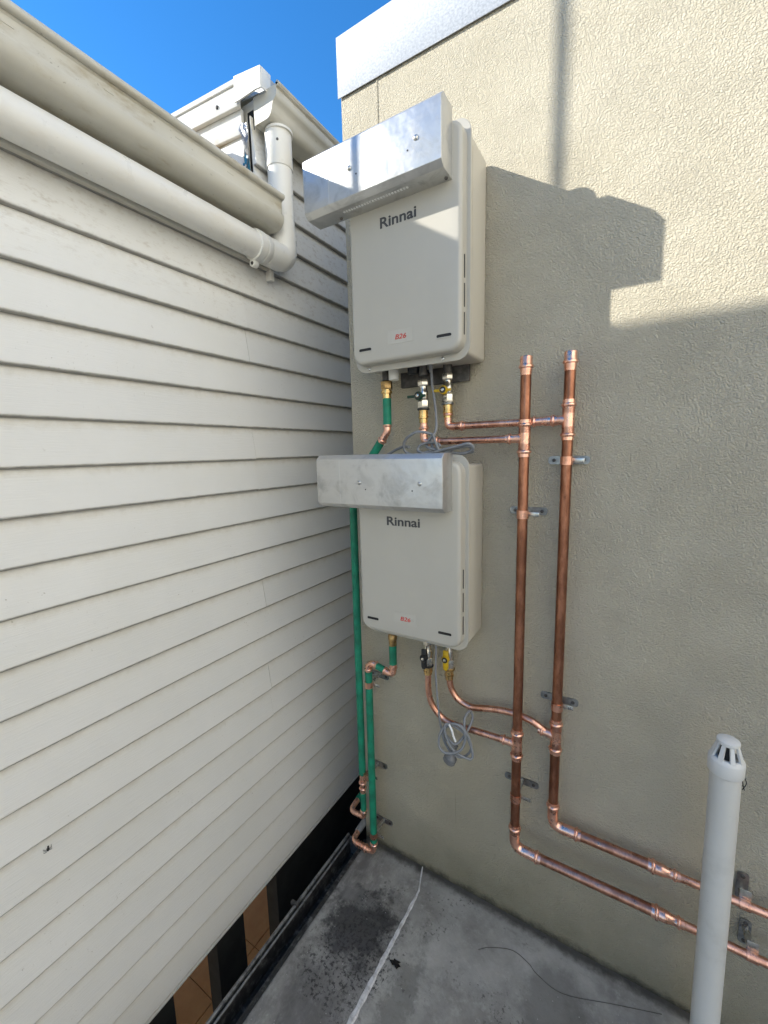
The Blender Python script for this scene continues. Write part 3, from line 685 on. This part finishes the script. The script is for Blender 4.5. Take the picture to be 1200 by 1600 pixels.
g2 = empty('lagged_pipe', (0, 0, 0), 'shorter green lagged pipe from the lower heater with a copper jog at its top', 'pipe', 'green lagged hot water pipes')
X2 = -.7105
bm = lathe(B(), [(0, .0165), (.012, .0165), (.016, .012), (.022, .0165), (.036, .0165), (.038, .0145), (.060, .0145)], (X2, YG, -.625), (0, 0, -1), 18); build('brass_tail', bm, 'old_brass', g2)
gpipe(g2, [(X2, YG, -.684), (X2, YG, -.757)])
a, b_ = Vector((X2, YG, -.757)), Vector((-.8185, YG, -.845))
c1, c2 = Vector((X2, YG, -.800)), Vector((-.8185, YG, -.783))
c1 = Vector((X2, YG, -.802)); c2 = Vector((-.8185, YG, -.772))
path = rounded([a, c1, c2, b_], .026, 8)
build('bend', tube(B(), path, .0115, 18), 'copper_fitting', g2)
d = (c2 - c1).normalized()
bm = B(); socket(bm, c1 + Vector((0, 0, .018)), (0, 0, 1), .0105, .018); socket(bm, c1 + d * .022, d, .0105, .018); socket(bm, c2 - d * .022, -d, .0105, .018); socket(bm, c2 - Vector((0, 0, .018)), (0, 0, -1), .0105, .020)
build('crimp', bm, 'copper_fitting', g2)
gpipe(g2, [c1 + d * .040, c2 - d * .038], .0125)
gpipe(g2, [(-.8185, YG, -.815), (-.8185, YG, -1.545)], .0138)
bm = tube(B(), rounded([(-.8185, YG, -1.540), (-.8185, YG, -1.598), (-.926, YG, -1.598), (-.926, YG + .05, -1.594), (-.926, 1.5, -1.58)], .026, 7), .0110, 18)
socket(bm, (-.8185, YG, -1.570), (0, 0, 1), .0105, .020); socket(bm, (-.845, YG, -1.598), (-1, 0, 0), .0105, .018)
for k in range(4): lathe(bm, [(0, .0115), (.0015, .0138), (.003, .0138), (.0045, .0115)], (-.862 - .012 * k, YG, -1.598), (-1, 0, 0), 16)
build('bend', bm, 'copper_fitting', g2)
build('sleeve', tube(B(), [(-.9275, YG + .040, -1.594), (-.9275, 1.5, -1.580)], .0135, 16), 'cable_grey', g2)

# ------------------------------------------------------------------ power cords
def cord(t, pts, r=.0043, k=7): return build('cable', tube(B(), catmull(pts, k), r, 10), 'cable_grey', t)
pc = empty('power_cord', (0, 0, 0), 'grey power cable from the upper heater looped in a heap on the lower heater', 'cable', 'grey heater power cords')
cord(pc, [(-.554, 1.205, .254), (-.552, 1.205, .203), (-.544, 1.205, .154), (-.536, 1.2, .096), (-.533, 1.19, .062), (-.540, 1.17, .027), (-.520, 1.155, -.002), (-.500, 1.15, -.006)])
cord(pc, [(-.540, 1.150, .030), (-.526, 1.145, .047), (-.571, 1.135, .056), (-.613, 1.14, .034), (-.622, 1.15, .004), (-.594, 1.15, -.012), (-.543, 1.152, -.004), (-.505, 1.155, .013), (-.535, 1.16, .024), (-.567, 1.155, .018), (-.575, 1.15, .001), (-.543, 1.145, -.010), (-.497, 1.145, .0), (-.447, 1.145, .010), (-.415, 1.15, .017), (-.404, 1.16, .004), (-.43, 1.165, -.010), (-.477, 1.16, -.006), (-.535, 1.15, .006), (-.555, 1.17, .02), (-.53, 1.175, .045)])
cord(pc, [(-.52, 1.14, .050), (-.512, 1.142, .02), (-.495, 1.15, -.01), (-.46, 1.155, .004), (-.42, 1.165, .010), (-.41, 1.172, -.006), (-.46, 1.175, -.012)])
cord(pc, [(-.612, 1.16, .012), (-.640, 1.175, .014), (-.675, 1.185, .004), (-.715, 1.19, -.014), (-.74, 1.195, -.028)])
pl = empty('power_cord', (0, 0, 0), 'grey power cord hanging from the lower heater, coiled and tied with plug down', 'cable', 'grey heater power cords')
cord(pl, [(-.554, 1.205, -.59), (-.533, 1.18, -.637), (-.532, 1.175, -.727), (-.525, 1.172, -.817), (-.516, 1.17, -.896), (-.508, 1.168, -.925)], .0036)
C0 = Vector((-.455, 1.158, -.932))
def loop(rx, rz, tilt, ph, n, dy, wob, off=(0, 0), sw=2 * PI):
    pts = []
    for i in range(n):
        a = ph + sw * i / (n - 1); x, z = rx * math.cos(a), rz * math.sin(a) * (1 + wob * math.sin(2 * a))
        pts.append((C0.x + off[0] + x * math.cos(tilt) - z * math.sin(tilt), C0.y + dy + .010 * math.sin(a + ph), C0.z + off[1] + x * math.sin(tilt) + z * math.cos(tilt)))
    return pts
cord(pl, [(-.508, 1.168, -.925)] + loop(.046, .062, .25, 2.9, 15, 0, .1, (.004, -.004), 6.9), .0042, 5)
cord(pl, loop(.040, .054, -.35, .3, 14, -.012, .15, (-.008, .006), 6.9), .0042, 5)
cord(pl, loop(.030, .060, .55, 1.8, 14, -.006, -.2, (.012, .0), 6.9), .0042, 5)
cord(pl, [(-.425, 1.16, -.905), (-.431, 1.175, -.862), (-.424, 1.205, -.850), (-.417, 1.21, -.88), (-.428, 1.165, -.915), (-.455, 1.150, -.945), (-.487, 1.152, -.925)], .0042, 5)
cord(pl, [(-.500, 1.155, -.905), (-.496, 1.157, -.94), (-.478, 1.162, -.955), (-.458, 1.162, -.968)], .0042, 5)
build('cable_tie', tube(B(), catmull([(-.470, 1.138, -.872), (-.458, 1.132, -.885), (-.452, 1.132, -.905), (-.446, 1.134, -.922)], 5), .0034, 8), 'tie_white_slot_light', pl)
PB = Vector((-.467, 1.166, -.992)); ax = Vector((-.38, -.14, -.91)).normalized()
bm = lathe(B(), [(-.030, .0048), (-.014, .0062), (-.012, .0088), (.004, .0100), (.010, .0125), (.014, .0185), (.017, .0205), (.020, .0205), (.0205, .0190), (.023, .0190), (.0235, .0212), (.034, .0212), (.036, .0200)], PB, ax, 24)
pg = build('plug', bm, 'plug_grey', pl)
bm = B()
for k in range(3):
    q = PB + ax * .033 + Vector((math.cos(2.1 * k), .2 * math.sin(k), math.sin(2.1 * k) * .3)) * .008
    tube(bm, [q, q + ax * .010], .0022, 8)
build('pin', bm, 'rust_steel', pg)

# ------------------------------------------------------------------ vent pipe
VX, VY, VR, VT = .198, 1.05, .0272, -.618
vp = empty('vent_pipe', (VX + .012, VY, SL), 'grey plastic vent pipe with slotted white cap rising from the slab', 'vent pipe')
def V(z): return (VX - vp.location.x - .0 + (VT - z) * .012, 0, z - SL)
build('pipe', tube(B(), [(.003, 0, 0), V(VT - .055)], VR, 28), 'vent_pvc', vp)
z0 = VT - .075 - SL; vx = V(VT)[0]
capb = build('cap', lathe(B(), [(0, VR + .0002), (0, VR + .0040), (.0015, VR + .0046), (.028, VR + .0046), (.031, VR + .0036), (.036, VR - .0005), (.037, VR - .005), (.030, VR - .008)], (vx, 0, z0), (0, 0, 1), 36), 'cap_white', vp, smooth=28)
build('cap_top', lathe(B(), [(0, .0200), (.002, .0206), (.007, .0198), (.010, .0150), (.0108, .006)], (vx, 0, z0 + .066), (0, 0, 1), 28), 'cap_white', capb, smooth=30)
build('cap_core', lathe(B(), [(0, .0150), (.034, .009)], (vx, 0, z0 + .034), (0, 0, 1), 20), 'dark_gap', capb)
for k in range(8):
    a = 2 * PI * (k + .3) / 8; bm = B()
    c_, s_ = math.cos(a), math.sin(a)
    def Q(r, w, z): return bm.verts.new((vx + r * c_ - w * s_, r * s_ + w * c_, z0 + z))
    v = [Q(.0285, -.0045, .034), Q(.0285, .0045, .034), Q(.0235, .0045, .034), Q(.0235, -.0045, .034), Q(.0180, -.0032, .068), Q(.0180, .0032, .068), Q(.0135, .0032, .068), Q(.0135, -.0032, .068)]
    for f in ((0, 3, 2, 1), (4, 5, 6, 7), (0, 1, 5, 4), (1, 2, 6, 5), (2, 3, 7, 6), (3, 0, 4, 7)): bm.faces.new([v[i] for i in f])
    build('cap_rib', bm, 'cap_white', capb, smooth=0)
bm = B()
for k in range(5):
    p = Vector((vx + VR + .003, .004 * k - .008, z0 + .002))
    tube(bm, catmull([p, p + Vector((random.uniform(-.004, .004), 0, -.012)), p + Vector((random.uniform(-.007, .003), 0, -.028 - .003 * k))], 3), .0009, 5)
for k in range(6):
    p = (vx + VR + random.uniform(-.003, .002), random.uniform(-.008, .004), z0 - random.uniform(.004, .030))
    bmesh.ops.create_icosphere(bm, subdivisions=1, radius=random.uniform(.0012, .0026), matrix=Matrix.Translation(p))
build('cobweb', bm, 'leaf_dead', vp)

# ------------------------------------------------------------------ small things
ins = empty('insect', (HX + .0075, .33, -.985), 'small black insect sitting on a lower left weatherboard', 'insect')
bm = B(); bmesh.ops.create_icosphere(bm, subdivisions=2, radius=1, matrix=Matrix.LocRotScale((0, 0, 0), None, (.0026, .0034, .0055)))
bmesh.ops.create_icosphere(bm, subdivisions=2, radius=.0024, matrix=Matrix.Translation((.0004, .001, .0068)))
build('body', bm, 'insect_black', ins)
bm = B()
for s in (-1, 1):
    for k in range(3): tube(bm, [(0, 0, .002 - .002 * k), (.003, s * .005, .003 - .003 * k), (-.003, s * .009, .004 - .005 * k)], .0006, 5)
build('leg', bm, 'insect_black', ins)

bm = B(); c0 = bm.verts.new((0, 0, .006)); ring = []
for k, r in enumerate((.017, .010, .021, .012, .015, .009, .020, .011, .013, .008, .018, .013)):
    a = 2 * PI * (k + random.uniform(-.25, .25)) / 12
    ring.append(bm.verts.new((r * 1.15 * math.cos(a), r * .75 * math.sin(a), random.uniform(.001, .011))))
for k in range(12): bm.faces.new((c0, ring[k], ring[(k + 1) % 12]))
bmesh.ops.solidify(bm, geom=bm.faces[:], thickness=.0008)
o = build('dead_leaf', bm, 'leaf_dead', smooth=0); o.location = (-.576, .945, SL + .002); tag(o, 'black shrivelled leaf lying beside the white sealant line', 'leaf')
bm = tube(B(), catmull([(-.36, 1.12, SL + .003), (-.329, 1.144, SL + .004), (-.264, 1.174, SL + .003), (-.21, 1.165, SL + .004), (-.178, 1.149, SL + .003), (-.103, 1.14, SL + .003), (.03, 1.19, SL + .003), (.15, 1.235, SL + .003)], 6), .0010, 7)
tag(build('twig', bm, 'twig'), 'thin dark curved twig lying on the slab near the wall', 'twig')
